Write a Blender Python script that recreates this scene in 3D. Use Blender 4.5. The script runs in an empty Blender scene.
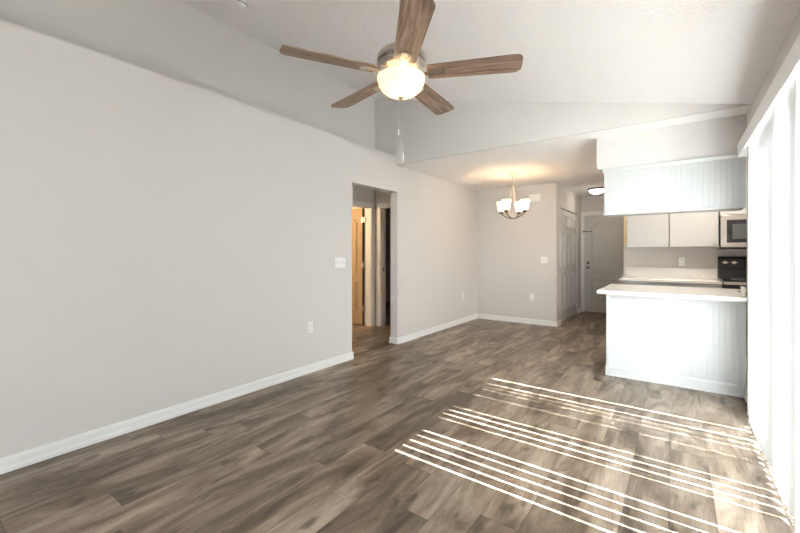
import bpy, bmesh, math, random
from mathutils import Vector, Matrix
random.seed(7)
SC = bpy.context.scene
COL = SC.collection
PI = math.pi

# ------------------------------------------------------------------ camera, world, sun, exposure
F_PX = 379.0
YAW = math.atan(276.5 / F_PX)
cam_data = bpy.data.cameras.new('camera')
cam_data.sensor_width = 36.0
cam_data.lens = F_PX / 800.0 * 36.0
cam_data.shift_y = -13.3 / 800.0
cam_data.clip_start = 0.02
cam = bpy.data.objects.new('camera', cam_data)
COL.objects.link(cam)
cam.location = (0, 0, 1.25)
cam.rotation_euler = (PI / 2, 0, YAW)
SC.camera = cam

world = bpy.data.worlds.new('world')
SC.world = world
world.use_nodes = True
wn = world.node_tree.nodes
wn['Background'].inputs['Color'].default_value = (0.92, 0.95, 1.0, 1)
wn['Background'].inputs['Strength'].default_value = 5.0

sun_data = bpy.data.lights.new('sun', 'SUN')
sun_data.energy = 28.0
sun_data.angle = math.radians(0.28)
sun_data.color = (0.965, 0.98, 1.0)
sun = bpy.data.objects.new('sun', sun_data)
COL.objects.link(sun)
sun.location = (6, 2.5, 7)
sun.rotation_euler = Vector((-1.0, 0.0, -1.0)).to_track_quat('-Z', 'Y').to_euler()

SC.view_settings.view_transform = 'Standard'
SC.view_settings.look = 'None'
SC.view_settings.gamma = 1.0
SC.view_settings.use_curve_mapping = False
SC.view_settings.exposure = 2.1

# ------------------------------------------------------------------ materials
def new_mat(name):
    m = bpy.data.materials.new(name)
    m.use_nodes = True
    nt = m.node_tree
    return m, nt, nt.nodes['Principled BSDF']

def N(nt, kind, **kw):
    n = nt.nodes.new(kind)
    for k, v in kw.items():
        setattr(n, k, v)
    return n

def math_node(nt, op, a, b=None):
    n = N(nt, 'ShaderNodeMath', operation=op)
    for i, v in enumerate((a, b)):
        if v is None:
            continue
        if isinstance(v, (int, float)):
            n.inputs[i].default_value = v
        else:
            nt.links.new(v, n.inputs[i])
    return n.outputs[0]

def simple(name, col, rough=0.5, metal=0.0, bump=0.0, bscale=60.0, vary=0.0, spec=0.5):
    m, nt, b = new_mat(name)
    b.inputs['Roughness'].default_value = rough
    b.inputs['Metallic'].default_value = metal
    b.inputs['Specular IOR Level'].default_value = spec
    tc = N(nt, 'ShaderNodeTexCoord')
    no = N(nt, 'ShaderNodeTexNoise')
    no.inputs['Scale'].default_value = bscale
    no.inputs['Detail'].default_value = 4
    nt.links.new(tc.outputs['Object'], no.inputs['Vector'])
    mix = N(nt, 'ShaderNodeMixRGB')
    mix.inputs[1].default_value = (*[c * (1 - vary) for c in col], 1)
    mix.inputs[2].default_value = (*[min(1, c * (1 + vary)) for c in col], 1)
    nt.links.new(no.outputs['Fac'], mix.inputs[0])
    nt.links.new(mix.outputs[0], b.inputs['Base Color'])
    if bump:
        bp = N(nt, 'ShaderNodeBump')
        bp.inputs['Strength'].default_value = bump
        bp.inputs['Distance'].default_value = 0.006
        nt.links.new(no.outputs['Fac'], bp.inputs['Height'])
        nt.links.new(bp.outputs[0], b.inputs['Normal'])
    return m

def emissive(name, col, strength, rough=0.3):
    m, nt, b = new_mat(name)
    b.inputs['Base Color'].default_value = (0.9, 0.86, 0.78, 1)
    b.inputs['Roughness'].default_value = rough
    b.inputs['Emission Color'].default_value = (*col, 1)
    b.inputs['Emission Strength'].default_value = strength
    return m

WALL = simple('wall_paint', (0.66, 0.632, 0.615), 0.75, bump=0.08, bscale=180, vary=0.01, spec=0.25)
CEIL = simple('ceiling_texture', (0.87, 0.855, 0.86), 0.9, bump=1.0, bscale=48, vary=0.035, spec=0.1)
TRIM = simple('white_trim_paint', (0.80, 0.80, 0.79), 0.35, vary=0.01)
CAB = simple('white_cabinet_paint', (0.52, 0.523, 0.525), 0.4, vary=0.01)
DOORP = simple('white_door_paint', (0.58, 0.57, 0.55), 0.4, vary=0.01)
COUNTER = simple('white_laminate', (0.80, 0.78, 0.75), 0.22, bscale=300, vary=0.04)
PLATE = simple('white_plastic', (0.84, 0.84, 0.83), 0.35)
SLOT = simple('dark_slot', (0.05, 0.05, 0.05), 0.6)
NICKEL = simple('brushed_nickel', (0.56, 0.52, 0.47), 0.28, metal=1.0, bscale=200, vary=0.05)
BRONZE = simple('dark_nickel', (0.22, 0.2, 0.18), 0.35, metal=1.0)
STEEL = simple('stainless_steel', (0.60, 0.57, 0.54), 0.33, metal=1.0, bscale=150, vary=0.05)
BLACK = simple('black_enamel', (0.012, 0.012, 0.013), 0.2)
BLACKG = simple('black_glass', (0.02, 0.02, 0.022), 0.06)
GREYG = simple('grey_mesh_glass', (0.10, 0.105, 0.11), 0.25, bscale=400, vary=0.2)
KNOBM = simple('pale_knob', (0.82, 0.74, 0.64), 0.35)
TAN = simple('raw_maple', (0.60, 0.45, 0.27), 0.5, bscale=14, vary=0.1)
STRIPM = simple('dark_transition', (0.09, 0.07, 0.055), 0.45, bscale=30, vary=0.2)
CONC = simple('patio_concrete', (0.45, 0.44, 0.42), 0.9, bscale=20, vary=0.1, bump=0.1)
SIDING = simple('stucco', (0.6, 0.58, 0.54), 0.9, bump=0.2)
ALU = simple('white_aluminium', (0.78, 0.78, 0.77), 0.4)
DOORW = simple('warm_painted_door', (0.42, 0.32, 0.20), 0.4, vary=0.02)

def glass_pane():
    m, nt, b = new_mat('window_glass')
    out = nt.nodes['Material Output']
    tr = N(nt, 'ShaderNodeBsdfTransparent')
    tr.inputs[0].default_value = (0.93, 0.96, 0.95, 1)
    gl = N(nt, 'ShaderNodeBsdfGlossy')
    gl.inputs['Roughness'].default_value = 0.02
    mx = N(nt, 'ShaderNodeMixShader')
    mx.inputs[0].default_value = 0.05
    nt.links.new(tr.outputs[0], mx.inputs[1])
    nt.links.new(gl.outputs[0], mx.inputs[2])
    nt.links.new(mx.outputs[0], out.inputs[0])
    return m
GLASS = glass_pane()

def vane_mat():
    m, nt, b = new_mat('translucent_white_vinyl')
    out = nt.nodes['Material Output']
    di = N(nt, 'ShaderNodeBsdfDiffuse')
    di.inputs[0].default_value = (0.88, 0.88, 0.88, 1)
    tl = N(nt, 'ShaderNodeBsdfTranslucent')
    tl.inputs[0].default_value = (0.22, 0.22, 0.223, 1)
    mx = N(nt, 'ShaderNodeMixShader')
    mx.inputs[0].default_value = 0.30
    nt.links.new(di.outputs[0], mx.inputs[1])
    nt.links.new(tl.outputs[0], mx.inputs[2])
    nt.links.new(mx.outputs[0], out.inputs[0])
    return m
VANE = vane_mat()

def wood_color(nt, vec_u, vec_v, seed, ramp, su=1.6, sv=22.0):
    """grain stretched along u; returns colour socket and a height socket"""
    cmb = N(nt, 'ShaderNodeCombineXYZ')
    nt.links.new(math_node(nt, 'MULTIPLY', vec_u, su), cmb.inputs[0])
    nt.links.new(math_node(nt, 'MULTIPLY', vec_v, sv), cmb.inputs[1])
    if seed is not None:
        nt.links.new(math_node(nt, 'MULTIPLY', seed, 57.0), cmb.inputs[2])
    n1 = N(nt, 'ShaderNodeTexNoise')
    n1.inputs['Scale'].default_value = 1.0
    n1.inputs['Detail'].default_value = 7
    n1.inputs['Roughness'].default_value = 0.62
    n1.inputs['Distortion'].default_value = 0.9
    nt.links.new(cmb.outputs[0], n1.inputs['Vector'])
    cr = N(nt, 'ShaderNodeValToRGB')
    els = cr.color_ramp.elements
    while len(els) < len(ramp):
        els.new(0.5)
    for e, (p, c) in zip(els, ramp):
        e.position = p
        e.color = (*c, 1)
    nt.links.new(n1.outputs['Fac'], cr.inputs[0])
    return cr.outputs[0], n1.outputs['Fac']

def floor_mat():
    m, nt, b = new_mat('oak_plank_floor')
    geo = N(nt, 'ShaderNodeNewGeometry')
    sep = N(nt, 'ShaderNodeSeparateXYZ')
    nt.links.new(geo.outputs['Position'], sep.inputs[0])
    X, Y = sep.outputs[0], sep.outputs[1]
    PW, PL = 0.182, 1.22
    xr = math_node(nt, 'DIVIDE', math_node(nt, 'ADD', X, 20.05), PW)
    row = math_node(nt, 'FLOOR', xr)
    wn1 = N(nt, 'ShaderNodeTexWhiteNoise', noise_dimensions='1D')
    nt.links.new(row, wn1.inputs['W'])
    yo = math_node(nt, 'ADD', math_node(nt, 'DIVIDE', math_node(nt, 'ADD', Y, 20.0), PL), wn1.outputs['Value'])
    colm = math_node(nt, 'FLOOR', yo)
    idv = N(nt, 'ShaderNodeCombineXYZ')
    nt.links.new(row, idv.inputs[0]); nt.links.new(colm, idv.inputs[1])
    wn2 = N(nt, 'ShaderNodeTexWhiteNoise', noise_dimensions='2D')
    nt.links.new(idv.outputs[0], wn2.inputs['Vector'])
    seed = wn2.outputs['Value']
    ramp = [(0.30, (0.062, 0.042, 0.028)), (0.42, (0.140, 0.100, 0.069)), (0.53, (0.265, 0.201, 0.150)), (0.66, (0.410, 0.330, 0.262))]
    c1, h1 = wood_color(nt, Y, X, seed, ramp, 1.35, 5.6)
    # fine grain
    cmb = N(nt, 'ShaderNodeCombineXYZ')
    nt.links.new(math_node(nt, 'MULTIPLY', Y, 7.0), cmb.inputs[0])
    nt.links.new(math_node(nt, 'MULTIPLY', X, 130.0), cmb.inputs[1])
    nt.links.new(math_node(nt, 'MULTIPLY', seed, 31.0), cmb.inputs[2])
    n2 = N(nt, 'ShaderNodeTexNoise')
    n2.inputs['Scale'].default_value = 1.0
    n2.inputs['Detail'].default_value = 3
    nt.links.new(cmb.outputs[0], n2.inputs['Vector'])
    # knots
    cmb3 = N(nt, 'ShaderNodeCombineXYZ')
    nt.links.new(math_node(nt, 'MULTIPLY', Y, 3.6), cmb3.inputs[0])
    nt.links.new(math_node(nt, 'MULTIPLY', X, 9.0), cmb3.inputs[1])
    nt.links.new(math_node(nt, 'MULTIPLY', seed, 11.0), cmb3.inputs[2])
    n3 = N(nt, 'ShaderNodeTexNoise')
    n3.inputs['Scale'].default_value = 1.3
    n3.inputs['Detail'].default_value = 3
    nt.links.new(cmb3.outputs[0], n3.inputs['Vector'])
    kn = N(nt, 'ShaderNodeMapRange')
    kn.inputs['From Min'].default_value = 0.60
    kn.inputs['From Max'].default_value = 0.72
    nt.links.new(n3.outputs['Fac'], kn.inputs['Value'])
    v1 = math_node(nt, 'ADD', math_node(nt, 'MULTIPLY', seed, 0.55), 0.72)
    v2 = math_node(nt, 'ADD', math_node(nt, 'MULTIPLY', n2.outputs['Fac'], 0.5), 0.75)
    v3 = math_node(nt, 'SUBTRACT', 1.0, math_node(nt, 'MULTIPLY', kn.outputs[0], 0.62))
    val = math_node(nt, 'MULTIPLY', math_node(nt, 'MULTIPLY', v1, v2), v3)
    # joints
    fx = math_node(nt, 'FRACT', xr)
    fy = math_node(nt, 'FRACT', yo)
    gx = math_node(nt, 'LESS_THAN', math_node(nt, 'MINIMUM', fx, math_node(nt, 'SUBTRACT', 1.0, fx)), 0.010)
    gy = math_node(nt, 'LESS_THAN', math_node(nt, 'MINIMUM', fy, math_node(nt, 'SUBTRACT', 1.0, fy)), 0.0016)
    g = math_node(nt, 'MAXIMUM', gx, gy)
    val = math_node(nt, 'MULTIPLY', val, math_node(nt, 'SUBTRACT', 1.0, math_node(nt, 'MULTIPLY', g, 0.42)))
    mul = N(nt, 'ShaderNodeVectorMath', operation='SCALE')
    nt.links.new(c1, mul.inputs[0]); nt.links.new(val, mul.inputs['Scale'])
    nt.links.new(mul.outputs[0], b.inputs['Base Color'])
    b.inputs['Roughness'].default_value = 0.36
    b.inputs['Specular IOR Level'].default_value = 0.45
    bp = N(nt, 'ShaderNodeBump')
    bp.inputs['Strength'].default_value = 0.12
    bp.inputs['Distance'].default_value = 0.002
    nt.links.new(math_node(nt, 'SUBTRACT', n2.outputs['Fac'], math_node(nt, 'MULTIPLY', g, 0.8)), bp.inputs['Height'])
    nt.links.new(bp.outputs[0], b.inputs['Normal'])
    return m
FLOORM = floor_mat()

def blade_mat():
    m, nt, b = new_mat('weathered_grey_oak')
    tc = N(nt, 'ShaderNodeTexCoord')
    sep = N(nt, 'ShaderNodeSeparateXYZ')
    nt.links.new(tc.outputs['Object'], sep.inputs[0])
    oi = N(nt, 'ShaderNodeObjectInfo')
    ramp = [(0.28, (0.09, 0.058, 0.042)), (0.47, (0.22, 0.145, 0.105)), (0.6, (0.34, 0.235, 0.175)), (0.75, (0.45, 0.33, 0.26))]
    c, h = wood_color(nt, sep.outputs[0], sep.outputs[1], oi.outputs['Random'], ramp, 3.5, 38.0)
    nt.links.new(c, b.inputs['Base Color'])
    b.inputs['Roughness'].default_value = 0.5
    return m
BLADE = blade_mat()
def bowl_mat():
    m, nt, b = new_mat('lit_frosted_bowl')
    out = nt.nodes['Material Output']
    di = N(nt, 'ShaderNodeBsdfDiffuse'); di.inputs[0].default_value = (.75, .70, .60, 1)
    tl = N(nt, 'ShaderNodeBsdfTranslucent'); tl.inputs[0].default_value = (.88, .80, .66, 1)
    mx = N(nt, 'ShaderNodeMixShader'); mx.inputs[0].default_value = .5
    em = N(nt, 'ShaderNodeEmission'); em.inputs[0].default_value = (1, .8, .5, 1); em.inputs[1].default_value = .05
    ad = N(nt, 'ShaderNodeAddShader')
    nt.links.new(di.outputs[0], mx.inputs[1]); nt.links.new(tl.outputs[0], mx.inputs[2])
    nt.links.new(mx.outputs[0], ad.inputs[0]); nt.links.new(em.outputs[0], ad.inputs[1])
    nt.links.new(ad.outputs[0], out.inputs[0])
    return m
BOWL = bowl_mat()
SHADE = emissive('lit_frosted_shade', (1.0, 0.68, 0.37), 2.6)
DOME = emissive('white_dome_added_glow', (1.0, .88, .72), 6.5)  # glow added to the foyer dome to brighten the foyer

# ------------------------------------------------------------------ mesh helper
class MB:
    def __init__(self):
        self.bm = bmesh.new()
    def box(self, x0, x1, y0, y1, z0, z1, bevel=0.0):
        x0, x1 = sorted((x0, x1)); y0, y1 = sorted((y0, y1)); z0, z1 = sorted((z0, z1))
        b2 = bmesh.new()
        bmesh.ops.create_cube(b2, size=1.0)
        for v in b2.verts:
            v.co = Vector((x0 + (v.co.x + .5) * (x1 - x0), y0 + (v.co.y + .5) * (y1 - y0), z0 + (v.co.z + .5) * (z1 - z0)))
        if bevel:
            bmesh.ops.bevel(b2, geom=b2.edges[:], offset=bevel, segments=2, affect='EDGES', profile=0.5)
        self._merge(b2)
        return self
    def _merge(self, b2):
        me = bpy.data.meshes.new('tmp')
        b2.to_mesh(me); b2.free()
        self.bm.from_mesh(me)
        bpy.data.meshes.remove(me)
    def prism(self, pts, axis, a0, a1):
        """2D polygon pts extruded along axis: x -> pts are (y,z); y -> (x,z); z -> (x,y)"""
        def mk(p, a):
            if axis == 'x': return Vector((a, p[0], p[1]))
            if axis == 'y': return Vector((p[0], a, p[1]))
            return Vector((p[0], p[1], a))
        b2 = bmesh.new()
        v0 = [b2.verts.new(mk(p, a0)) for p in pts]
        v1 = [b2.verts.new(mk(p, a1)) for p in pts]
        n = len(pts)
        b2.faces.new(v0); b2.faces.new(v1[::-1])
        for i in range(n):
            b2.faces.new((v0[i], v0[(i + 1) % n], v1[(i + 1) % n], v1[i]))
        bmesh.ops.recalc_face_normals(b2, faces=b2.faces[:])
        self._merge(b2)
        return self
    def lathe(self, prof, c=(0, 0, 0), seg=36, axis='z', closed=False):
        """prof: list of (r, h)"""
        b2 = bmesh.new()
        rings = []
        for r, h in prof:
            if r < 1e-6:
                rings.append([b2.verts.new((0, 0, h))])
            else:
                rings.append([b2.verts.new((r * math.cos(2 * PI * i / seg), r * math.sin(2 * PI * i / seg), h)) for i in range(seg)])
        pairs = list(zip(rings, rings[1:]))
        if closed: pairs.append((rings[-1], rings[0]))
        for a, b in pairs:
            for i in range(seg):
                j = (i + 1) % seg
                if len(a) == 1 and len(b) == 1: continue
                if len(a) == 1: b2.faces.new((a[0], b[i], b[j]))
                elif len(b) == 1: b2.faces.new((a[i], b[0], a[j]))
                else: b2.faces.new((a[i], b[i], b[j], a[j]))
        bmesh.ops.recalc_face_normals(b2, faces=b2.faces[:])
        M = Matrix.Identity(4)
        if axis == 'x': M = Matrix.Rotation(PI / 2, 4, 'Y')
        if axis == 'y': M = Matrix.Rotation(PI / 2, 4, 'X')
        if axis == '-y': M = Matrix.Rotation(PI / 2, 4, 'X')
        bmesh.ops.transform(b2, matrix=Matrix.Translation(c) @ M, verts=b2.verts[:])
        self._merge(b2)
        return self
    def tube(self, pts, r, seg=10, cap=True):
        pts = [Vector(p) for p in pts]
        b2 = bmesh.new()
        rings = []
        up = Vector((0, 0, 1))
        for i, p in enumerate(pts):
            t = (pts[min(i + 1, len(pts) - 1)] - pts[max(i - 1, 0)]).normalized()
            if abs(t.dot(up)) > 0.98: side = t.cross(Vector((1, 0, 0))).normalized()
            else: side = t.cross(up).normalized()
            u = side.cross(t)
            rr = r[i] if isinstance(r, (list, tuple)) else r
            rings.append([b2.verts.new(p + rr * (math.cos(2 * PI * k / seg) * side + math.sin(2 * PI * k / seg) * u)) for k in range(seg)])
        for a, b in zip(rings, rings[1:]):
            for k in range(seg):
                b2.faces.new((a[k], a[(k + 1) % seg], b[(k + 1) % seg], b[k]))
        if cap:
            b2.faces.new(rings[0][::-1]); b2.faces.new(rings[-1])
        bmesh.ops.recalc_face_normals(b2, faces=b2.faces[:])
        self._merge(b2)
        return self
    def molding(self, outline, w, h, y0=0.0, inner_raise=0.0):
        """ridge following a closed outline in the xz plane, standing out towards -y from y0"""
        n = len(outline)
        def off(d):
            res = []
            for i in range(n):
                p0, p1, p2 = (Vector(outline[(i + k) % n]) for k in (-1, 0, 1))
                e1 = (p1 - p0).normalized(); e2 = (p2 - p1).normalized()
                n1 = Vector((-e1.y, e1.x)); n2 = Vector((-e2.y, e2.x))
                b = (n1 + n2)
                b = b / max(0.2, b.dot(n1))
                res.append(p1 + b * d)
            return res
        loops = [(0, 0.0), (w * .25, h), (w * .6, h), (w, .0006), (w * 1.5, .0006), (w * 2.2, h * .5 + inner_raise)]
        b2 = bmesh.new()
        rings = [[b2.verts.new((q.x, y0 - hh, q.y)) for q in off(d)] for d, hh in loops]
        for a, b in zip(rings, rings[1:]):
            for i in range(n):
                b2.faces.new((a[i], a[(i + 1) % n], b[(i + 1) % n], b[i]))
        b2.faces.new(rings[-1])
        bmesh.ops.recalc_face_normals(b2, faces=b2.faces[:])
        if b2.faces[-1].normal.y > 0:
            bmesh.ops.reverse_faces(b2, faces=b2.faces[:])
        self._merge(b2)
        return self
    def build(self, name, mat, parent=None, origin=None, local=False, smooth=False):
        me = bpy.data.meshes.new(name)
        if origin is None and parent is not None and not local:
            p = parent
            o = Vector((0, 0, 0))
            while p is not None:
                o += p.location; p = p.parent
            off = o
            loc = Vector((0, 0, 0))
        elif origin is not None and parent is None:
            off = Vector(origin); loc = off
        else:
            off = Vector((0, 0, 0)); loc = Vector((0, 0, 0))
        if off.length:
            bmesh.ops.translate(self.bm, vec=-off, verts=self.bm.verts[:])
        self.bm.to_mesh(me); self.bm.free()
        if smooth:
            for p in me.polygons: p.use_smooth = True
            try: me.set_sharp_from_angle(angle=math.radians(40))
            except Exception: pass
        me.materials.append(mat)
        ob = bpy.data.objects.new(name, me)
        COL.objects.link(ob)
        ob.location = loc
        if parent is not None: ob.parent = parent
        return ob

def tag(o, label, cat, group=None, kind=None):
    o['label'] = label; o['category'] = cat
    if group: o['group'] = group
    if kind: o['kind'] = kind
    return o
def thing(name, loc, label, cat, group=None, kind=None, rz=0.0):
    o = bpy.data.objects.new(name, None)
    COL.objects.link(o)
    o.empty_display_size = 0.1
    o.location = loc; o.rotation_euler = (0, 0, rz)
    return tag(o, label, cat, group, kind)
def struct(name, mb, mat, label, cat):
    return tag(mb.build(name, mat), label, cat, kind='structure')
def copy_tree(o, loc, label, rz=None):
    r = o.copy(); COL.objects.link(r); r.location = loc; r['label'] = label
    if rz is not None: r.rotation_euler = (0, 0, rz)
    for ch in list(o.children):
        c = ch.copy(); COL.objects.link(c); c.parent = r
        for g in ch.children:
            d = g.copy(); COL.objects.link(d); d.parent = c
    return r

# ------------------------------------------------------------------ room numbers
XL, XR, XU = -3.10, 0.49, -3.47
YB0, YF, YD, YE = -1.8, 4.155, 6.78, 8.85
ZC, ZLEDGE, ZHALL = 2.455, 2.58, 2.45
SL = (3.434 - ZC) / (XR - XU)
def zv(x): return ZC + SL * (XR - x)
OP0, OP1, OPZ = 3.285, 4.19, 2.09          # opening to the hall
DY0, DY1, DZ = -1.22, 3.78, 2.115            # patio door opening, stretched behind the camera to let in more light
XC = -1.65                                 # closet side
XK = -0.66                                 # kitchen wall end
KR = 1.32                                  # kitchen right wall

# ------------------------------------------------------------------ structure
struct('floor', MB().box(-6.3, 1.6, -2.0, 9.2, -0.12, 0.0), FLOORM, 'brown-grey oak plank floor running through all the rooms', 'floor')

wl = MB()
wl.box(XL - .12, XL, YB0, OP0, 0, ZLEDGE).box(XL - .12, XL, OP1, YD + .12, 0, ZLEDGE).box(XL - .12, XL, OP0, OP1, OPZ, ZLEDGE)
wl.box(XU, XL - .12, YB0, YF, 2.48, ZLEDGE)
struct('wall_left', wl, WALL, 'long pale greige left wall with a ledge on top and the hall opening', 'wall')
struct('wall_upper_left', MB().prism([(XU - .12, 2.48), (XU, 2.48), (XU, zv(XU) + .06), (XU - .12, zv(XU) + .06)], 'y', YB0 - .12, YF + .12), WALL, 'recessed upper left wall behind the ledge', 'wall')
wu = MB()
wu.prism([(XU - .1, ZC + .12), (XR, ZC + .12), (XR + .15, zv(XR + .15) + .05), (XU - .1, zv(XU - .1) + .05)], 'y', YF, YF + .12)
wu.box(XL, XR, YF - .004, YF + .02, ZC, ZC + .14)
struct('wall_upper_back', wu, WALL, 'triangular upper back wall above the dining opening', 'wall')
struct('wall_dining_back', MB().box(XL - .12, XC, YD, YD + .12, 0, ZC + .05), WALL, 'dining nook back wall behind the chandelier', 'wall')
wc = MB()
wc.box(XC - .12, XC, YD + .12, 7.06, 0, ZC + .02).box(XC - .12, XC, 8.46, YE + .12, 0, ZC + .02).box(XC - .12, XC, 7.06, 8.46, 2.06, ZC + .02)
struct('wall_closet', wc, WALL, 'foyer side wall around the bifold closet doors', 'wall')
we = MB()
we.box(XL - .12, -1.60, YE, YE + .12, 0, ZC + .02).box(-0.68, -0.5, YE, YE + .12, 0, ZC + .02).box(-1.60, -0.68, YE, YE + .12, 2.06, ZC + .02)
struct('wall_entry', we, WALL, 'entry wall around the front door', 'wall')
wk = MB()
wk.box(XK, KR + .12, YD, YD + .12, 0, ZC + .02).box(KR, KR + .12, 4.41, YD, 0, ZC + .02).box(XR + .14, KR + .12, 4.29, 4.41, 0, ZC + .02)
wk.box(-.62, -.5, YD + .12, YE, 0, ZC + .02)
struct('wall_kitchen', wk, WALL, 'greige kitchen wall behind the range and counter', 'wall')
wr = MB()
wr.box(XR, XR + .14, YB0 - .12, DY0, 0, ZC + .06).box(XR, XR + .14, DY1, 4.405, 0, ZC + .06).box(XR, XR + .14, DY0, DY1, DZ, ZC + .06)
struct('wall_right', wr, WALL, 'right wall around the sliding patio door', 'wall')
wb = MB().box(XU - .12, XR, YB0 - .12, YB0, 0, 3.6)
struct('wall_front', wb, WALL, 'plain wall behind the camera', 'wall')
# hall behind the opening
HX, HY = -4.22, 5.05
wh = MB()
wh.box(HX - .12, HX, 1.9, 4.17, 0, ZHALL).box(HX - .12, HX, 4.95, HY + .12, 0, ZHALL).box(HX - .12, HX, 4.17, 4.95, 2.04, ZHALL)
struct('wall_hall', wh, WALL, 'hall wall around the tan door', 'wall')
wh2 = MB()
wh2.box(HX, -4.10, HY, HY + .12, 0, ZHALL).box(-3.34, XL - .12, HY, HY + .12, 0, ZHALL).box(-4.10, -3.34, HY, HY + .12, 2.04, ZHALL)
struct('wall_hall_end', wh2, WALL, 'hall end wall around the dark doorway', 'wall')
wo = MB()
wo.box(HX - .12, XL - .12, 1.78, 1.9, 0, ZHALL)
wo.box(-6.2, HX - .12, 3.2, 3.32, 0, ZHALL).box(-6.2, -6.08, 3.32, 8.3, 0, ZHALL).box(-6.08, HX - .12, HY, HY + .12, 0, ZHALL)
wo.box(-6.2, XL, 8.2, 8.32, 0, ZHALL).box(XL - .12, XL, YD + .12, YE, 0, ZC)
struct('wall_bedroom', wo, WALL, 'walls of the rooms beyond the hall', 'wall')

struct('ceiling_vaulted', MB().prism([(XU - .14, zv(XU - .14)), (XR + .16, zv(XR + .16)), (XR + .16, zv(XR + .16) + .14), (XU - .14, zv(XU - .14) + .14)], 'y', YB0 - .14, YF + .14), CEIL, 'sloped white textured living room ceiling', 'ceiling')
struct('ceiling', MB().box(XL, KR + .12, YF + .016, YE + .12, ZC, ZC + .12), CEIL, 'flat low ceiling above dining nook, kitchen and foyer', 'ceiling')
struct('ceiling_hall', MB().box(-6.2, XL - .12, 1.78, 8.32, ZHALL, 2.48), CEIL, 'low ceiling of the hall and side rooms', 'ceiling')

# baseboards: profile (distance from wall, height)
BP = [(0, 0), (.017, 0), (.017, .022), (.012, .034), (.012, .070), (.007, .085), (0, .087)]
def bb_y(mb, x, s, y0, y1):      # on a wall x = const, facing s
    mb.prism([(x + s * d, h) for d, h in BP], 'y', y0, y1)
def bb_x(mb, y, s, x0, x1):
    mb.prism([(y + s * d, h) for d, h in BP], 'x', x0, x1)
m = MB(); bb_y(m, XL, 1, YB0, OP0 + .015); bb_x(m, OP0, 1, XL - .12, XL + .012)
struct('baseboard_left', m, TRIM, 'white baseboard along the long left wall', 'baseboard')
m = MB(); bb_y(m, XL, 1, OP1 - .015, YD); bb_x(m, OP1, -1, XL - .135, XL + .012)
struct('baseboard_dining', m, TRIM, 'white baseboard from the hall opening to the dining corner', 'baseboard')
m = MB(); bb_x(m, YD, -1, XL + .017, XC + .015); bb_y(m, XC, 1, YD - .015, 7.05)
struct('baseboard_back', m, TRIM, 'white baseboard under the chandelier wall', 'baseboard')
m = MB(); bb_y(m, XC, 1, 8.47, YE); bb_x(m, YE, -1, XC + .017, -1.662)
struct('baseboard_entry', m, TRIM, 'short white baseboard in the foyer corner', 'baseboard')
m = MB(); bb_y(m, XR, -1, DY1 + .01, 4.40)
struct('baseboard_right', m, TRIM, 'short white baseboard between peninsula and patio blinds', 'baseboard')
m = MB(); bb_x(m, 8.2, -1, -6.0, XL - .12)
struct('baseboard_bedroom', m, TRIM, 'white baseboard in the dark room beyond the hall', 'baseboard')
struct('trim_1', MB().prism([(XL - .105, 0), (XL - .065, 0), (XL - .072, .006), (XL - .098, .006)], 'y', OP0 + .016, OP1 - .016), STRIPM, 'dark floor transition strip in the hall opening', 'threshold')

# sliding patio door (behind the blinds; the stretch behind the camera is added for light)
d1 = thing('door_1', (XR + .07, (DY0 + DY1) / 2, 0), 'sliding glass patio door behind the white vertical blinds, its unseen end added for light', 'door', kind='structure')
fm = MB()
fm.box(XR + .01, XR + .13, DY0, DY0 + .04, 0.03, DZ - .022).box(XR + .01, XR + .13, DY1 - .04, DY1, 0.03, DZ - .022)
fm.box(XR + .01, XR + .13, DY0, DY1, DZ - .022, DZ).box(XR + .01, XR + .13, DY0, DY1, 0, .03)
fm.build('door_frame', ALU, d1)
Y1_, Y2_ = .42, 2.42
for x0, y0, y1 in ((XR + .03, Y2_ - .03, DY1 - .04), (XR + .08, Y1_ - .03, Y2_ + .03), (XR + .03, DY0 + .04, Y1_ + .03)):
    s = MB()
    s.box(x0, x0 + .035, y0, y0 + .06, .03, DZ - .022).box(x0, x0 + .035, y1 - .06, y1, .03, DZ - .022)
    s.box(x0, x0 + .035, y0 + .06, y1 - .06, .03, .10).box(x0, x0 + .035, y0 + .06, y1 - .06, DZ - .07, DZ - .022)
    so = s.build('sliding_sash', ALU, d1)
    MB().box(x0 + .015, x0 + .02, y0 + .06, y1 - .06, .10, DZ - .07).build('pane', GLASS, so)
struct('trim_2', MB().box(XR + .14, 6.0, -4, 4.28, -.14, -.02), CONC, 'concrete patio slab outside the sliding door', 'patio')

# ------------------------------------------------------------------ doors
def rect(x0, x1, z0, z1): return [(x0, z0), (x1, z0), (x1, z1), (x0, z1)]
def arch(x0, x1, z0, z1, rise, n=10):
    pts = [(x0, z0), (x1, z0), (x1, z1 - rise)]
    for i in range(1, n):
        t = i / n
        x = x1 + (x0 - x1) * t
        pts.append((x, z1 - rise + rise * math.sin(PI * t) ** 0.8))
    pts.append((x0, z1 - rise))
    return pts
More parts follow.
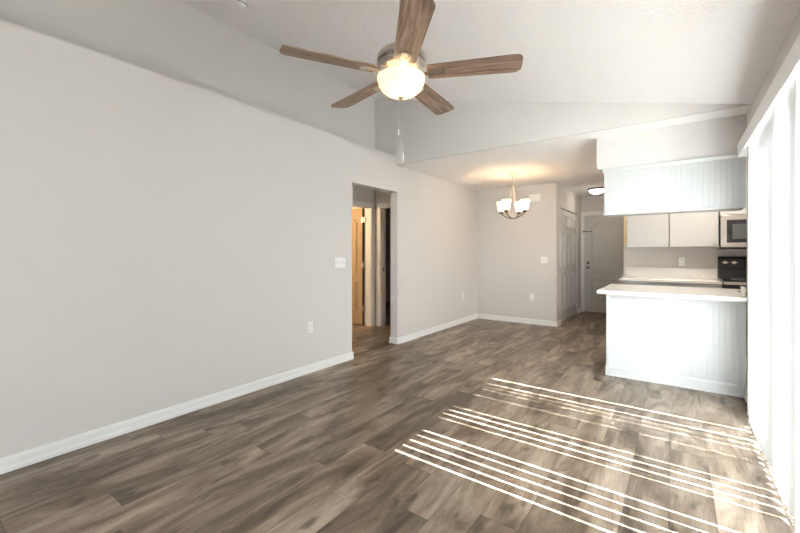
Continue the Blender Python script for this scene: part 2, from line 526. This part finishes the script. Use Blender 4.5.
# front door, local x along width, facing -y
d2 = thing('door_2', (-1.14, YE, 0), 'grey-white arched two-panel front door at the end of the foyer', 'door', kind='structure')
W = 0.455
fr = MB()
fr.box(-.46 - .065, -.46 + .004, -.018, 0, 0, 2.06 + .065).box(.46 - .004, .46 + .065, -.018, 0, 0, 2.06 + .065).box(-.46, .46, -.018, 0, 2.055, 2.06 + .065)
fr.box(-.46, -.448, 0, .12, 0, 2.06).box(.448, .46, 0, .12, 0, 2.06).box(-.448, .448, 0, .12, 2.045, 2.06)
fr.build('door_frame', TRIM, d2, local=True)
dm = MB().box(-.446, .446, .012, .055, .012, 2.043)
dm.molding(arch(-.32, .32, 0.85, 1.90, .11), .022, .008, .012)
dm.molding(rect(-.32, .32, .25, .72), .022, .008, .012)
slab = dm.build('door_slab', DOORP, d2, local=True)
kx = -.375
for nm, zz, r in (('deadbolt', 1.045, .030), ('door_knob', .945, .028)):
    k = MB().lathe([(0, .0), (r, .0), (r, .008), (r * .5, .012), (r * .42, .03), (r * .95, .042), (r * .9, .06), (0, .066)] if nm == 'door_knob' else [(0, 0), (r, 0), (r, .012), (r * .75, .02), (0, .022)], seg=20)
    bmesh.ops.transform(k.bm, matrix=Matrix.Translation((kx, .012, zz)) @ Matrix.Rotation(PI / 2, 4, 'X'), verts=k.bm.verts[:])
    k.build(nm, BRONZE, slab, local=True, smooth=True)
MB().box(-.44, -.31, -.006, .012, 1.70, 1.72, .004).box(-.475, -.44, -.022, .012, 1.69, 1.73, .003).build('swing_bar_latch', BRONZE, d2, local=True)
MB().box(-.448, .448, -.03, .11, 0, .012).build('threshold', BRONZE, d2, local=True)

# closet bifold doors: local x runs along +Y of the world, facing +X : rotate so local -y -> +X  => rz = 90deg
d3 = thing('door_3', (XC, 7.76, 0), 'white panelled bifold closet doors on the foyer side wall', 'door', kind='structure', rz=PI / 2)
LW = 0.345
for i in range(4):
    x0 = -.69 + i * LW + .003; x1 = x0 + LW - .006
    lf = MB().box(x0, x1, .015, .045, .015, 2.04)
    for z0, z1 in ((.20, .86), (1.0, 1.62), (1.74, 1.94)):
        lf.molding(rect(x0 + .06, x1 - .06, z0, z1), .022, .014, .015)
    lo = lf.build('bifold_leaf', DOORP, d3, local=True)
    if i in (1, 2):
        k = MB().lathe([(0, 0), (.008, 0), (.008, .012), (.016, .02), (.014, .03), (0, .033)], seg=14)
        bmesh.ops.transform(k.bm, matrix=Matrix.Translation(((x0 + x1) / 2, .015, .86)) @ Matrix.Rotation(PI / 2, 4, 'X'), verts=k.bm.verts[:])
        k.build('knob', PLATE, lo, local=True, smooth=True)
MB().box(-.695, .695, .0, .05, 2.042, 2.06).build('track', BRONZE, d3, local=True)

# tan door swung into the side room, hinge at (-4.32, 4.94)
d4 = thing('door_4', (-4.33, 4.93, 0), 'tan panelled door swung open inside the hall doorway', 'door', kind='structure', rz=0)
dm = MB().box(-.785, -.06, -.018, .018, .012, 2.03)
dm.molding(arch(-.785 + .12, -.06 - .12, .87, 1.88, .1), .024, .014, -.018)
dm.molding(rect(-.785 + .12, -.06 - .12, .25, .76), .024, .014, -.018)
dm.box(-.07, -.06, -.019, .018, .012, 2.03)
sl = dm.build('door_slab', DOORW, d4, local=True)
for zz in (.25, 1.0, 1.78):
    MB().box(-.085, .006, -.024, -.018, zz, zz + .09).tube([(-.03, -.028, zz), (-.03, -.028, zz + .09)], .008).build('hinge', NICKEL, d4, local=True)
k = MB().lathe([(0, 0), (.03, 0), (.03, .008), (.014, .012), (.013, .03), (.028, .042), (.026, .06), (0, .066)], seg=20)
bmesh.ops.transform(k.bm, matrix=Matrix.Translation((-.68, -.018, .95)) @ Matrix.Rotation(PI / 2, 4, 'X'), verts=k.bm.verts[:])
k.build('door_knob', NICKEL, sl, local=True, smooth=True)

# hall casings
m = MB()
m.box(HX, HX + .016, 4.17 - .06, 4.172, 0, 2.10).box(HX, HX + .016, 4.948, 4.95 + .062, 0, 2.10).box(HX, HX + .016, 4.17, 4.95, 2.038, 2.10)
m.box(HX + .016, HX + .022, 4.985, 5.012, 0, 2.10).box(HX + .016, HX + .022, 4.11, 5.012, 2.075, 2.10)
m.box(HX - .12, HX, 4.17, 4.186, 0, 2.038).box(HX - .12, HX, 4.934, 4.95, 0, 2.038).box(HX - .12, HX, 4.186, 4.934, 2.022, 2.04)
struct('trim_3', m, TRIM, 'painted casing around the tan hall door', 'door casing')
m = MB()
m.box(-4.10 - .062, -4.098, HY - .016, HY, 0, 2.10).box(-3.342, -3.28, HY - .016, HY, 0, 2.10).box(-4.10, -3.34, HY - .016, HY, 2.038, 2.10)
m.box(-4.162, -4.135, HY - .022, HY - .016, 0, 2.10).box(-4.162, -3.28, HY - .022, HY - .016, 2.075, 2.10)
m.box(-4.10, -4.084, HY, HY + .12, 0, 2.038).box(-3.356, -3.34, HY, HY + .12, 0, 2.038).box(-4.084, -3.356, HY, HY + .12, 2.022, 2.04)
cs = struct('trim_4', m, TRIM, 'painted casing around the dark doorway at the hall end', 'door casing')
MB().box(-4.0845, -4.081, HY + .045, HY + .075, .93, 1.0).build('strike_plate', BRONZE, cs)

# ------------------------------------------------------------------ kitchen
# bulkhead over the peninsula
PF = 4.414
bk = MB()
r = .035
pts = [(-.675 + r - r * math.cos(a), 2.122 + r - r * math.sin(a)) for a in [i * PI / 2 / 6 for i in range(7)]]
pts += [(XR, 2.122), (XR, ZC), (-.675, ZC)]
bk.prism(pts, 'y', PF + .004, PF + .33)
struct('trim_5', bk, WALL, 'painted bulkhead hanging above the white beadboard cabinet', 'bulkhead')

def beadboard(mb, x0, x1, y, z0, z1, step=.041, g=.003, depth=.001):
    """vertical beaded panel whose face is at y, thickness going +y"""
    pts = [(x0, y + .014), (x0, y)]
    x = x0 + step
    while x < x1 - step * .4:
        pts += [(x - g, y), (x - g * .35, y + depth), (x + g * .35, y + depth), (x + g, y)]
        x += step
    pts += [(x1, y), (x1, y + .014)]
    mb.prism(pts, 'z', z0, z1)
    return mb
CX0, CX1 = -.604, XR - .004
hc = thing('hanging_cabinet', ((CX0 + CX1) / 2, PF + .16, 1.64), 'white beadboard back of the cabinet hanging over the peninsula', 'cabinet')
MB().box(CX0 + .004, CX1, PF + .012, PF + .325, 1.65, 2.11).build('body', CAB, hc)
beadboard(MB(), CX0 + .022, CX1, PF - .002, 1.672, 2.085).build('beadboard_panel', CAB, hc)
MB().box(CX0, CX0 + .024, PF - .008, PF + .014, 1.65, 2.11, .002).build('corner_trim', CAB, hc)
m = MB()
m.prism([(PF + .012, 2.083), (PF - .008, 2.083), (PF - .012, 2.095), (PF - .02, 2.112), (PF - .02, 2.12), (PF + .012, 2.12)], 'x', CX0 - .014, CX1)
m.build('top_molding', CAB, hc)
m = MB()
m.box(CX0 - .006, CX1, PF - .012, PF + .012, 1.64, 1.662, .003).box(CX0 - .002, CX1, PF - .008, PF + .012, 1.662, 1.674)
m.build('bottom_trim', CAB, hc)

# peninsula
PX0 = -.585
pn = thing('peninsula_cabinet', ((PX0 + XR) / 2, PF + .3, 0), 'white beadboard peninsula base cabinet facing the living room', 'cabinet')
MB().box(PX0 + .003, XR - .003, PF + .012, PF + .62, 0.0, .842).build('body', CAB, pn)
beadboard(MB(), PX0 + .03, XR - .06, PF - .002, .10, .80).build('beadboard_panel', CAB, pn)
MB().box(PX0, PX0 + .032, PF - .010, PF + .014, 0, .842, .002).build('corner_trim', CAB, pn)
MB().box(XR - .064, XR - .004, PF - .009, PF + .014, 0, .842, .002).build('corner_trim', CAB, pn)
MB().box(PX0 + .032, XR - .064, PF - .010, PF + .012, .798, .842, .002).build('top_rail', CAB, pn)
m = MB()
m.prism([(PF + .012 - 0, 0), (PF - .02, 0), (PF - .02, .012), (PF - .014, .02), (PF - .012, .085), (PF - .006, .1), (PF + .012, .102)], 'x', PX0 - .006, XR - .02)
m.build('base_trim', CAB, pn)
pc = thing('peninsula_countertop', ((-.645 + XR) / 2, 4.7, .842), 'white peninsula countertop overhanging the beadboard base', 'countertop')
MB().box(-.645, XR - .002, 4.225, 5.22, .844, .880, .006).build('top', COUNTER, pc)
MB().box(XR - .028, XR - .003, 4.42, 4.53, .880, .955, .003).build('side_splash', COUNTER, pc)

# back run
CF = 6.075
bc = None
for i, (x0, x1, lab) in enumerate(((-.60, -.09, 'white base cabinet under the left end of the back counter'), (-.088, .452, 'white base cabinet under the back counter beside the black range'))):
    b_ = thing('base_cabinet', ((x0 + x1) / 2, 6.4, 0), lab, 'cabinet', 'base cabinets under the back counter')
    MB().box(x0, x1, CF + .045, YD - .006, .10, .864).box(x0, x1, CF + .10, YD - .006, 0, .10).build('body', CAB, b_)
    dr = MB().box(x0 + .006, x1 - .006, CF + .024, CF + .044, .70, .85, .002).build('drawer', CAB, b_)
    MB().lathe([(0, 0), (.006, 0), (.006, .014), (.014, .02), (.012, .028), (0, .03)], seg=14).build('knob', NICKEL, dr, local=True).matrix_local = Matrix.Translation(Vector(((x0 + x1) / 2, CF + .024, .775)) - Vector(b_.location)) @ Matrix.Rotation(PI / 2, 4, 'X')
    MB().box(x0 + .006, x1 - .006, CF + .024, CF + .044, .11, .69, .002).build('door', CAB, b_)
kc = thing('back_countertop', (-.08, 6.42, .866), 'white back countertop with upstand left of the range', 'countertop')
MB().box(-.645, .452, CF, YD - .004, .866, .900, .005).build('top', COUNTER, kc)
MB().box(-.628, .452, YD - .026, YD - .004, .900, 1.04, .003).build('backsplash', COUNTER, kc)

UF = 6.45
def wall_cab(x0, x1, z0, z1, label, doors=1, panel=False, grp=None):
    c = thing('wall_cabinet', ((x0 + x1) / 2, 6.6, z0), label, 'cabinet', grp)
    MB().box(x0, x1, UF + .022, YD - .006, z0, z1).build('body', CAB, c)
    n = doors; w = (x1 - x0) / n
    for i in range(n):
        a = x0 + i * w + .003; b_ = x0 + (i + 1) * w - .003
        d = MB().box(a, b_, UF, UF + .02, z0 + .002, z1 - .004, .003).build('door', CAB, c)
        k = MB().lathe([(0, 0), (.006, 0), (.006, .014), (.014, .02), (.012, .028), (0, .03)], seg=14)
        bmesh.ops.transform(k.bm, matrix=Matrix.Translation((b_ - .035, UF, z0 + .035)) @ Matrix.Rotation(PI / 2, 4, 'X'), verts=k.bm.verts[:])
        k.build('knob', NICKEL, d, smooth=True)
    if panel:
        MB().box(x0 - .034, x0 - .001, UF + .02, YD - .006, z0 + .04, z1).build('side_panel', TAN, c)['label'] = 'unpainted tan wood side panel'
    return c
wall_cab(-.592, -.084, 1.335, 2.11, 'white kitchen wall cabinet with tan side panel on its left', 1, True, 'wall cabinets on the kitchen wall')
wall_cab(-.078, .446, 1.335, 2.11, 'white kitchen wall cabinet between microwave and its twin', 1, False, 'wall cabinets on the kitchen wall')
wall_cab(.456, 1.216, 1.745, 2.11, 'short white cabinet above the microwave', 2, False, 'wall cabinets on the kitchen wall')
# soffit above wall cabinets
struct('trim_6', MB().box(-.64, KR, UF - .01, YD, 2.114, ZC), WALL, 'painted soffit above the kitchen wall cabinets', 'soffit')

# microwave
mw = thing('microwave', (.836, 6.58, 1.30), 'stainless over-range microwave with black window above the range', 'microwave')
MF = 6.385
MB().box(.458, 1.214, MF + .03, YD - .006, 1.30, 1.738).build('body', BLACK, mw)
dr = MB().box(.460, 1.03, MF, MF + .03, 1.325, 1.736, .005).build('door', STEEL, mw)
MB().box(.52, .97, MF - .003, MF + .002, 1.385, 1.675).build('window_frame', BLACKG, dr)
MB().box(.575, .925, MF - .005, MF - .002, 1.43, 1.62).build('window', GREYG, dr)
MB().tube([(1.0, MF, 1.38), (1.0, MF - .035, 1.40), (1.0, MF - .035, 1.66), (1.0, MF, 1.68)], .009).build('handle', STEEL, dr, smooth=True)
cp = MB().box(1.034, 1.212, MF, MF + .03, 1.325, 1.736, .004).build('control_panel', BLACKG, mw)
for i in range(4):
    for j in range(3):
        MB().box(1.06 + j * .045, 1.095 + j * .045, MF - .002, MF + .001, 1.38 + i * .05, 1.415 + i * .05).build('button', GREYG, cp)
MB().box(.460, 1.212, MF + .004, MF + .05, 1.298, 1.323).build('vent_grille', BLACK, mw)

# range
rg = thing('range', (.836, 6.42, 0), 'black electric range with pale knobs at the end of the counter', 'range')
RF = 6.06
MB().box(.458, 1.214, RF + .03, YD - .012, .02, .905).build('body', BLACK, rg)
ct = MB().box(.456, 1.216, RF + .004, YD - .10, .905, .922, .004).build('cooktop', BLACKG, rg)
for x, y, rr in ((.64, 6.24, .09), (1.03, 6.24, .075), (.64, 6.52, .075), (1.03, 6.52, .09)):
    MB().lathe([(rr, .922), (rr, .926), (rr * .86, .926), (rr * .86, .922)], c=(x, y, 0), closed=True).lathe([(rr * .6, .922), (rr * .6, .926), (rr * .45, .926), (rr * .45, .922)], c=(x, y, 0), closed=True).build('burner', GREYG, ct)
cn = MB().prism([(YD - .10, .905), (YD - .012, .905), (YD - .012, 1.205), (YD - .045, 1.205), (YD - .06, 1.19), (YD - .085, 1.055), (YD - .09, 1.04)], 'x', .456, 1.216)
cno = cn.build('backguard', BLACK, rg)
for x in (.53, .62, 1.05, 1.14):
    k = MB().lathe([(0, 0), (.021, 0), (.019, .018), (.016, .022), (0, .022)], seg=20).box(-.032, .032, -.006, .006, .012, .03)
    bmesh.ops.transform(k.bm, matrix=Matrix.Translation((x, YD - .0745, 1.125)) @ Matrix.Rotation(PI / 2 - .12, 4, 'X'), verts=k.bm.verts[:])
    k.build('knob', KNOBM, cno, smooth=True)
k = MB().box(.72, .95, YD - .085, YD - .06, 1.09, 1.165).build('display', BLACKG, cno)
od = MB().box(.462, 1.210, RF, RF + .028, .19, .86, .006).build('oven_door', BLACK, rg)
MB().box(.56, 1.11, RF - .002, RF + .002, .36, .70).build('oven_window', BLACKG, od)
MB().tube([(.51, RF, .80), (.51, RF - .045, .81), (1.16, RF - .045, .81), (1.16, RF, .80)], .012).build('handle', STEEL, od, smooth=True)
MB().box(.462, 1.210, RF + .002, RF + .028, .03, .18, .004).build('storage_drawer', BLACK, rg)
MB().box(.462, 1.210, RF + .002, RF + .03, .868, .902, .004).build('front_trim', STEEL, rg)

# ------------------------------------------------------------------ outlets and switches (local: faces -y)
def outlet(loc, rz, label):
    o = thing('wall_outlet', loc, label, 'outlet', 'white wall outlets', rz=rz)
    p = MB().box(-.036, .036, -.006, 0, -.058, .058, .003).build('cover_plate', PLATE, o, local=True)
    for s in (-1, 1):
        f = MB().box(-.017, .017, -.009, -.005, s * .026 - .015, s * .026 + .015, .003).build('receptacle', PLATE, p, local=True)
        MB2 = MB().box(-.009, -.006, -.0095, -.0085, s * .026 - .004, s * .026 + .008).box(.006, .009, -.0095, -.0085, s * .026 - .004, s * .026 + .008)
        MB2.build('slot', SLOT, o, local=True)
    return o
oA = outlet((XL, 2.65, .47), PI / 2, 'white outlet low on the long left wall before the hall opening')
copy_tree(oA, (XL, 6.17, .48), 'white outlet low on the left wall near the dining corner', PI / 2)
copy_tree(oA, (-2.06, YD, .475), 'white outlet low on the wall under the chandelier', 0)
copy_tree(oA, (.06, YD, 1.13), 'white outlet on the kitchen wall under the cabinets', 0)
def switch(loc, rz, n, label):
    o = thing('light_switch', loc, label, 'light switch', 'white wall light switches', rz=rz)
    w = .036 + .023 * (n - 1)
    MB().box(-w, w, -.006, 0, -.058, .058, .003).build('cover_plate', PLATE, o, local=True)
    for i in range(n):
        x = (i - (n - 1) / 2) * .046
        MB().box(x - .012, x + .012, -.0085, -.005, -.022, .022).prism([(-.008, -.012), (-.022, .012), (-.018, .018), (-.008, .012)], 'x', x - .005, x + .005).build('toggle', PLATE, o, local=True)
    return o
switch((XL, 3.09, 1.143), PI / 2, 3, 'white three-gang switch beside the hall opening')
switch((-1.85, YD, 1.135), 0, 2, 'white switch plate on the chandelier wall near the foyer')
dc = thing('door_chime', (-2.005, YD, 2.15), 'white rectangular chime box high on the wall behind the chandelier', 'door chime')
MB().box(-2.10, -1.91, YD - .045, YD, 2.155, 2.285, .006).build('cover', PLATE, dc)
MB().box(-2.09, -1.92, YD - .048, YD - .044, 2.165, 2.275, .002).build('face_plate', PLATE, dc)

# smoke detector on the slope
sx, sy = -2.862, 1.705
sd = thing('smoke_detector', (sx, sy, zv(sx)), 'round white smoke detector on the sloped ceiling at the top edge', 'smoke detector')
sd.rotation_euler = (0, math.atan(SL), 0)
MB().lathe([(0, 0), (.068, 0), (.068, -.012), (.06, -.03), (.05, -.036), (0, -.038)], seg=32).build('housing', PLATE, sd, local=True, smooth=True)
MB().lathe([(.062, -.008), (.0695, -.009), (.0695, -.014), (.062, -.015)], seg=32, closed=True).build('vent_ring', SLOT, sd, local=True)

# foyer flush light, an unlit fixture given an added glow
fl = thing('flush_ceiling_light', (-1.20, 7.86, ZC), 'small dark-rimmed dome light on the foyer ceiling', 'ceiling light')
MB().lathe([(0, 0), (.15, 0), (.155, -.01), (.155, -.03), (.135, -.036), (0, -.036)], seg=40).build('rim', BRONZE, fl, local=True, smooth=True)
MB().lathe([(.13, -.034), (.125, -.05), (.1, -.075), (.06, -.092), (0, -.098)], seg=40).build('dome', DOME, fl, local=True, smooth=True)
MB().lathe([(0, -.094), (.01, -.098), (.012, -.108), (0, -.116)], seg=16).build('finial', BRONZE, fl, local=True, smooth=True)

# ------------------------------------------------------------------ vertical blind
vb = thing('vertical_blind', (XR - .05, 2.5, 0), 'white vertical vane blind with valance covering all but the unseen end of the patio door', 'blind')
VY0, VY1 = -1.5, 4.06
m = MB()
m.box(.395, .405, VY0, VY1, 2.02, 2.125, .002).box(.405, XR - .001, VY1 - .012, VY1, 2.02, 2.125).box(.405, XR - .001, VY0, VY0 + .012, 2.02, 2.125).box(.397, XR - .001, VY0, VY1, 2.117, 2.127, .002)
m.build('valance', TRIM, vb)
hr = MB().box(.415, .462, VY0 + .02, VY1 - .02, 2.075, 2.112, .003).build('headrail', ALU, vb)
def vane_mesh():
    w, n = .089, 6
    pts = []
    for i in range(n + 1):
        t = -1 + 2 * i / n
        pts.append((t * w / 2, .006 * (1 - t * t)))
    outer = [(y, x + .0006) for y, x in pts]
    mb = MB()
    poly = [(x - .0006, y) for y, x in pts] + [(x + .0006, y) for y, x in reversed(pts)]
    mb.prism(poly, 'z', .03, 2.055)
    return mb
pitch = .0835
gaps = {}
for k in range(-42, 26): gaps[k] = -.0032
gaps.update({0: .0125, 1: .011, 2: .0115, 3: .0075, 4: .0135, 7: .005, 8: .0115, 9: .012, 10: .006, 14: .003, 16: .0035, 17: .004, 18: .0095, 20: .013})
proto = None
for k in range(-31, 23):  # vanes stop short, baring the unseen door end to add light
    e0 = 1.927 + pitch * k + gaps[k] / 2
    e1 = 1.927 + pitch * (k + 1) - gaps[k + 1] / 2
    a = math.acos(min(.9999, (e1 - e0) / .089))
    if proto is None:
        v = proto = vane_mesh().build('vane', VANE, vb, local=True, smooth=False)
    else:
        v = proto.copy(); COL.objects.link(v); v.parent = vb
    v.location = (.44 - vb.location.x, (e0 + e1) / 2 - vb.location.y, 0)
    v.rotation_euler = (0, 0, a)
    last = v

# ------------------------------------------------------------------ ceiling fan
FX, FY, FZ = -1.265, 1.745, 2.27
fan = thing('ceiling_fan', (FX, FY, zv(FX)), 'brushed nickel ceiling fan with five grey oak blades and lit bowl', 'ceiling fan')
zt = zv(FX)
cn = MB().lathe([(0, zt + .03), (.075, zt + .03), (.075, zt - .02), (.06, zt - .05), (.03, zt - .065), (0, zt - .065)], c=(FX, FY, 0), seg=36)
cn.build('canopy', NICKEL, fan, smooth=True)
MB().tube([(FX, FY, zt - .06), (FX, FY, 2.40)], .011, 16).build('downrod', NICKEL, fan, smooth=True)
MB().lathe([(0, 2.405), (.05, 2.405), (.085, 2.398), (.118, 2.386), (.134, 2.368), (.138, 2.35), (.138, 2.342), (.134, 2.338), (.134, 2.318), (.138, 2.314), (.137, 2.306), (.125, 2.292), (.1, 2.282), (.09, 2.272), (0, 2.272)], c=(FX, FY, 0), seg=48).build('motor_housing', NICKEL, fan, smooth=True)
MB().lathe([(.1345, 2.336), (.1352, 2.336), (.1352, 2.32), (.1345, 2.32)], c=(FX, FY, 0), seg=48, closed=True).build('dark_band', BRONZE, fan, smooth=True)
MB().lathe([(0, 2.273), (.062, 2.273), (.062, 2.262), (.075, 2.258), (.075, 2.248), (0, 2.248)], c=(FX, FY, 0), seg=36).build('light_fitter', NICKEL, fan, smooth=True)
def blade_mesh():
    mb = MB()
    L0, L1, w0, w1, r_ = .150, .66, .060, .072, .04
    pts = [(L0, -w0 + .012), (L0 + .012, -w0), ]
    for i in range(7):
        a = -PI / 2 + i * PI / 12
        pts.append((L1 - r_ + r_ * math.cos(a), -w1 + r_ + r_ * math.sin(a)))
    for i in range(7):
        a = i * PI / 12
        pts.append((L1 - r_ + r_ * math.cos(a), w1 - r_ + r_ * math.sin(a)))
    pts += [(L0 + .012, w0), (L0, w0 - .012)]
    mb.prism(pts, 'z', -.003, .003)
    return mb
def iron_mesh():
    mb = MB()
    # arm from housing out under the blade
    mb.prism([(.085, -.016), (.15, -.012), (.19, -.024), (.235, -.026), (.245, -.016), (.245, .016), (.235, .026), (.19, .024), (.15, .012), (.085, .016)], 'z', -.010, -.004)
    mb.prism([(.08, -.014), (.13, -.012), (.13, .012), (.08, .014)], 'z', -.010, .022)
    for y in (-.014, .014):
        mb.lathe([(0, -.014), (.005, -.013), (.006, -.010)], c=(.225, y, 0), seg=10)
    mb.lathe([(0, -.014), (.005, -.013), (.006, -.010)], c=(.2, 0, 0), seg=10)
    return mb
bl0 = ir0 = None
for k in range(5):
    ang = .425 + k * 2 * PI / 5
    if bl0 is None:
        bl = bl0 = blade_mesh().build('blade', BLADE, fan, local=True)
        ir = ir0 = iron_mesh().build('blade_iron', NICKEL, fan, local=True)
    else:
        bl = bl0.copy(); COL.objects.link(bl); bl.parent = fan
        ir = ir0.copy(); COL.objects.link(ir); ir.parent = fan
    M = Matrix.Translation((0, 0, 2.266 - zt)) @ Matrix.Rotation(ang, 4, 'Z') @ Matrix.Rotation(math.radians(-10), 4, 'X')
    bl.matrix_local = M; ir.matrix_local = M
# bowl: thin shell, open at the top
R0 = .134
out = [(R0 * math.cos(a) ** .92 if a < 1.55 else 0.0, 2.236 - .098 * math.sin(a)) for a in [i * (PI / 2) / 12 for i in range(13)]]
inn = [(max(0, r_ - .004), z + .003) for r_, z in reversed(out)]
bowl = MB().lathe([(R0 - .004, 2.246), (R0 + .001, 2.246)] + out + inn[1:], c=(FX, FY, 0), seg=48).build('glass_bowl', BOWL, fan, smooth=True)
MB().lathe([(0, 2.142), (.016, 2.139), (.018, 2.132), (.008, 2.126), (.008, 2.120), (0, 2.116)], c=(FX, FY, 0), seg=20).build('finial', NICKEL, fan, smooth=True)
Rv = Vector((math.cos(YAW), math.sin(YAW), 0)); Fv = Vector((-math.sin(YAW), math.cos(YAW), 0))
for (dx, df, z1, ln) in ((-.016, -.03, 1.955, .03), (.012, -.01, 1.82, .045)):
    p = Vector((FX, FY, 0)) + Rv * dx - Fv * .0
    pt = p.copy()
    ch = MB().tube([(pt.x, pt.y, 2.13), (pt.x, pt.y, z1)], .0011, 6).build('pull_chain', NICKEL, fan)
    MB().tube([(pt.x, pt.y, z1), (pt.x, pt.y, z1 - .006), (pt.x, pt.y, z1 - ln), (pt.x, pt.y, z1 - ln - .003)], [.002, .0042, .005, .002], 10).build('fob', PLATE, ch)
ld = bpy.data.lights.new('fan_bulb', 'POINT'); ld.energy = 0.75; ld.color = (1.0, .80, .54); ld.shadow_soft_size = .04
lo = bpy.data.objects.new('fan_bulb', ld); COL.objects.link(lo); lo.parent = fan; lo.location = (0, 0, 2.215 - zt)

# ------------------------------------------------------------------ chandelier
HXc, HYc = -1.99, 5.61
chd = thing('chandelier', (HXc, HYc, ZC), 'four-light brushed nickel chandelier with lit frosted shades', 'chandelier')
C0 = Vector((HXc, HYc, 0))
MB().lathe([(0, ZC), (.068, ZC), (.07, ZC - .008), (.05, ZC - .022), (.02, ZC - .03), (0, ZC - .032)], c=(HXc, HYc, 0), seg=32).build('canopy', NICKEL, chd, smooth=True)
MB().tube([(HXc, HYc, ZC - .03), (HXc, HYc, 2.25)], .006, 12).build('stem', NICKEL, chd, smooth=True)
MB().lathe([(0, 2.275), (.012, 2.27), (.03, 2.25), (.034, 2.235), (.034, 2.225), (.026, 2.20), (.03, 2.195), (.03, 2.185), (.01, 2.18), (0, 2.18)], c=(HXc, HYc, 0), seg=28).build('hub', NICKEL, chd, smooth=True)
Tv = -Fv
th = math.radians(45)
for i in range(4):
    a = th + i * PI / 2
    d = Rv * math.cos(a) + Tv * math.sin(a)
    pts = []
    for t in [j / 12 for j in range(13)]:
        rr = .198 * t
        pts.append(C0 + d * rr + Vector((0, 0, 1.775 + .085 * t ** 2.2)))
    arm = MB().tube(pts, .0085, 10).build('arm', BRONZE, chd, smooth=True)
    p0 = C0 + d * .02 + Vector((0, 0, 2.19)); p1 = C0 + d * .14 + Vector((0, 0, 1.775 + .085 * (.14 / .198) ** 2.2))
    MB().tube([p0, p1], .005, 8).build('strut', NICKEL, arm, smooth=True)
    q = C0 + d * .192
    MB().lathe([(0, 1.852), (.02, 1.852), (.036, 1.868), (.04, 1.885), (.036, 1.888), (0, 1.888)], c=(q.x, q.y, 0), seg=24).build('shade_cup', BRONZE, chd, smooth=True)
    sp = [(.036, 1.886), (.045, 1.905), (.053, 1.94), (.060, 1.985), (.068, 2.032), (.065, 2.032), (.057, 1.985), (.050, 1.94), (.042, 1.907), (.033, 1.889)]
    MB().lathe(sp, c=(q.x, q.y, 0), seg=32, closed=True).build('lamp_shade', SHADE, chd, smooth=True)
    ld = bpy.data.lights.new('chandelier_bulb', 'POINT'); ld.energy = 0.07; ld.color = (1.0, .70, .40); ld.shadow_soft_size = .03
    lo = bpy.data.objects.new('chandelier_bulb', ld); COL.objects.link(lo); lo.parent = chd; lo.location = (q.x - HXc, q.y - HYc, 1.98 - ZC)

# lamp added to brighten the kitchen, hidden behind the bulkhead
kl = thing('added_kitchen_light', (.35, 5.55, ZC), 'unseen square ceiling lamp added behind the bulkhead to brighten the kitchen', 'ceiling light')
MB().box(.15, .55, 5.35, 5.75, ZC - .02, ZC, .003).build('base', TRIM, kl)
MB().box(.17, .53, 5.37, 5.73, ZC - .075, ZC - .02, .02).build('diffuser', emissive('added_kitchen_glow', (1.0, .9, .76), 14.0), kl)

# unseen lamp added beside the opening to lift the hall light
hl = thing('added_hall_light', (-3.72, 2.5, ZHALL), 'unseen round lamp added on the hall ceiling to brighten the hall', 'ceiling light')
MB().lathe([(0, 0), (.13, 0), (.13, -.02), (0, -.02)], seg=32).build('base', BRONZE, hl, local=True, smooth=True)
MB().lathe([(.12, -.02), (.11, -.05), (.07, -.08), (0, -.09)], seg=32).build('dome', emissive('added_hall_glow', (1.0, .85, .65), 11.0), hl, local=True, smooth=True)

# unseen side room lamp, added for warm light on the tan door and casings
vl = thing('added_side_room_light', (-5.2, 3.32, 2.05), 'unseen lamp added inside the side room to light the tan door warmly', 'added wall lamp')
MB().box(-5.45, -4.95, 3.322, 3.345, 1.98, 2.08, .004).build('backplate', NICKEL, vl)
for x in (-5.37, -5.2, -5.03):
    MB().lathe([(0, -.05), (.03, -.045), (.055, -.01), (.055, .01), (.03, .045), (0, .05)], c=(x, 3.42, 2.02), seg=20).build('globe', SHADE, vl, smooth=True)
ld = bpy.data.lights.new('added_side_room_bulb', 'POINT'); ld.energy = 11; ld.color = (1.0, .68, .36); ld.shadow_soft_size = .06
lo = bpy.data.objects.new('added_side_room_bulb', ld); COL.objects.link(lo); lo.parent = vl; lo.location = (0.1, .3, -.03)
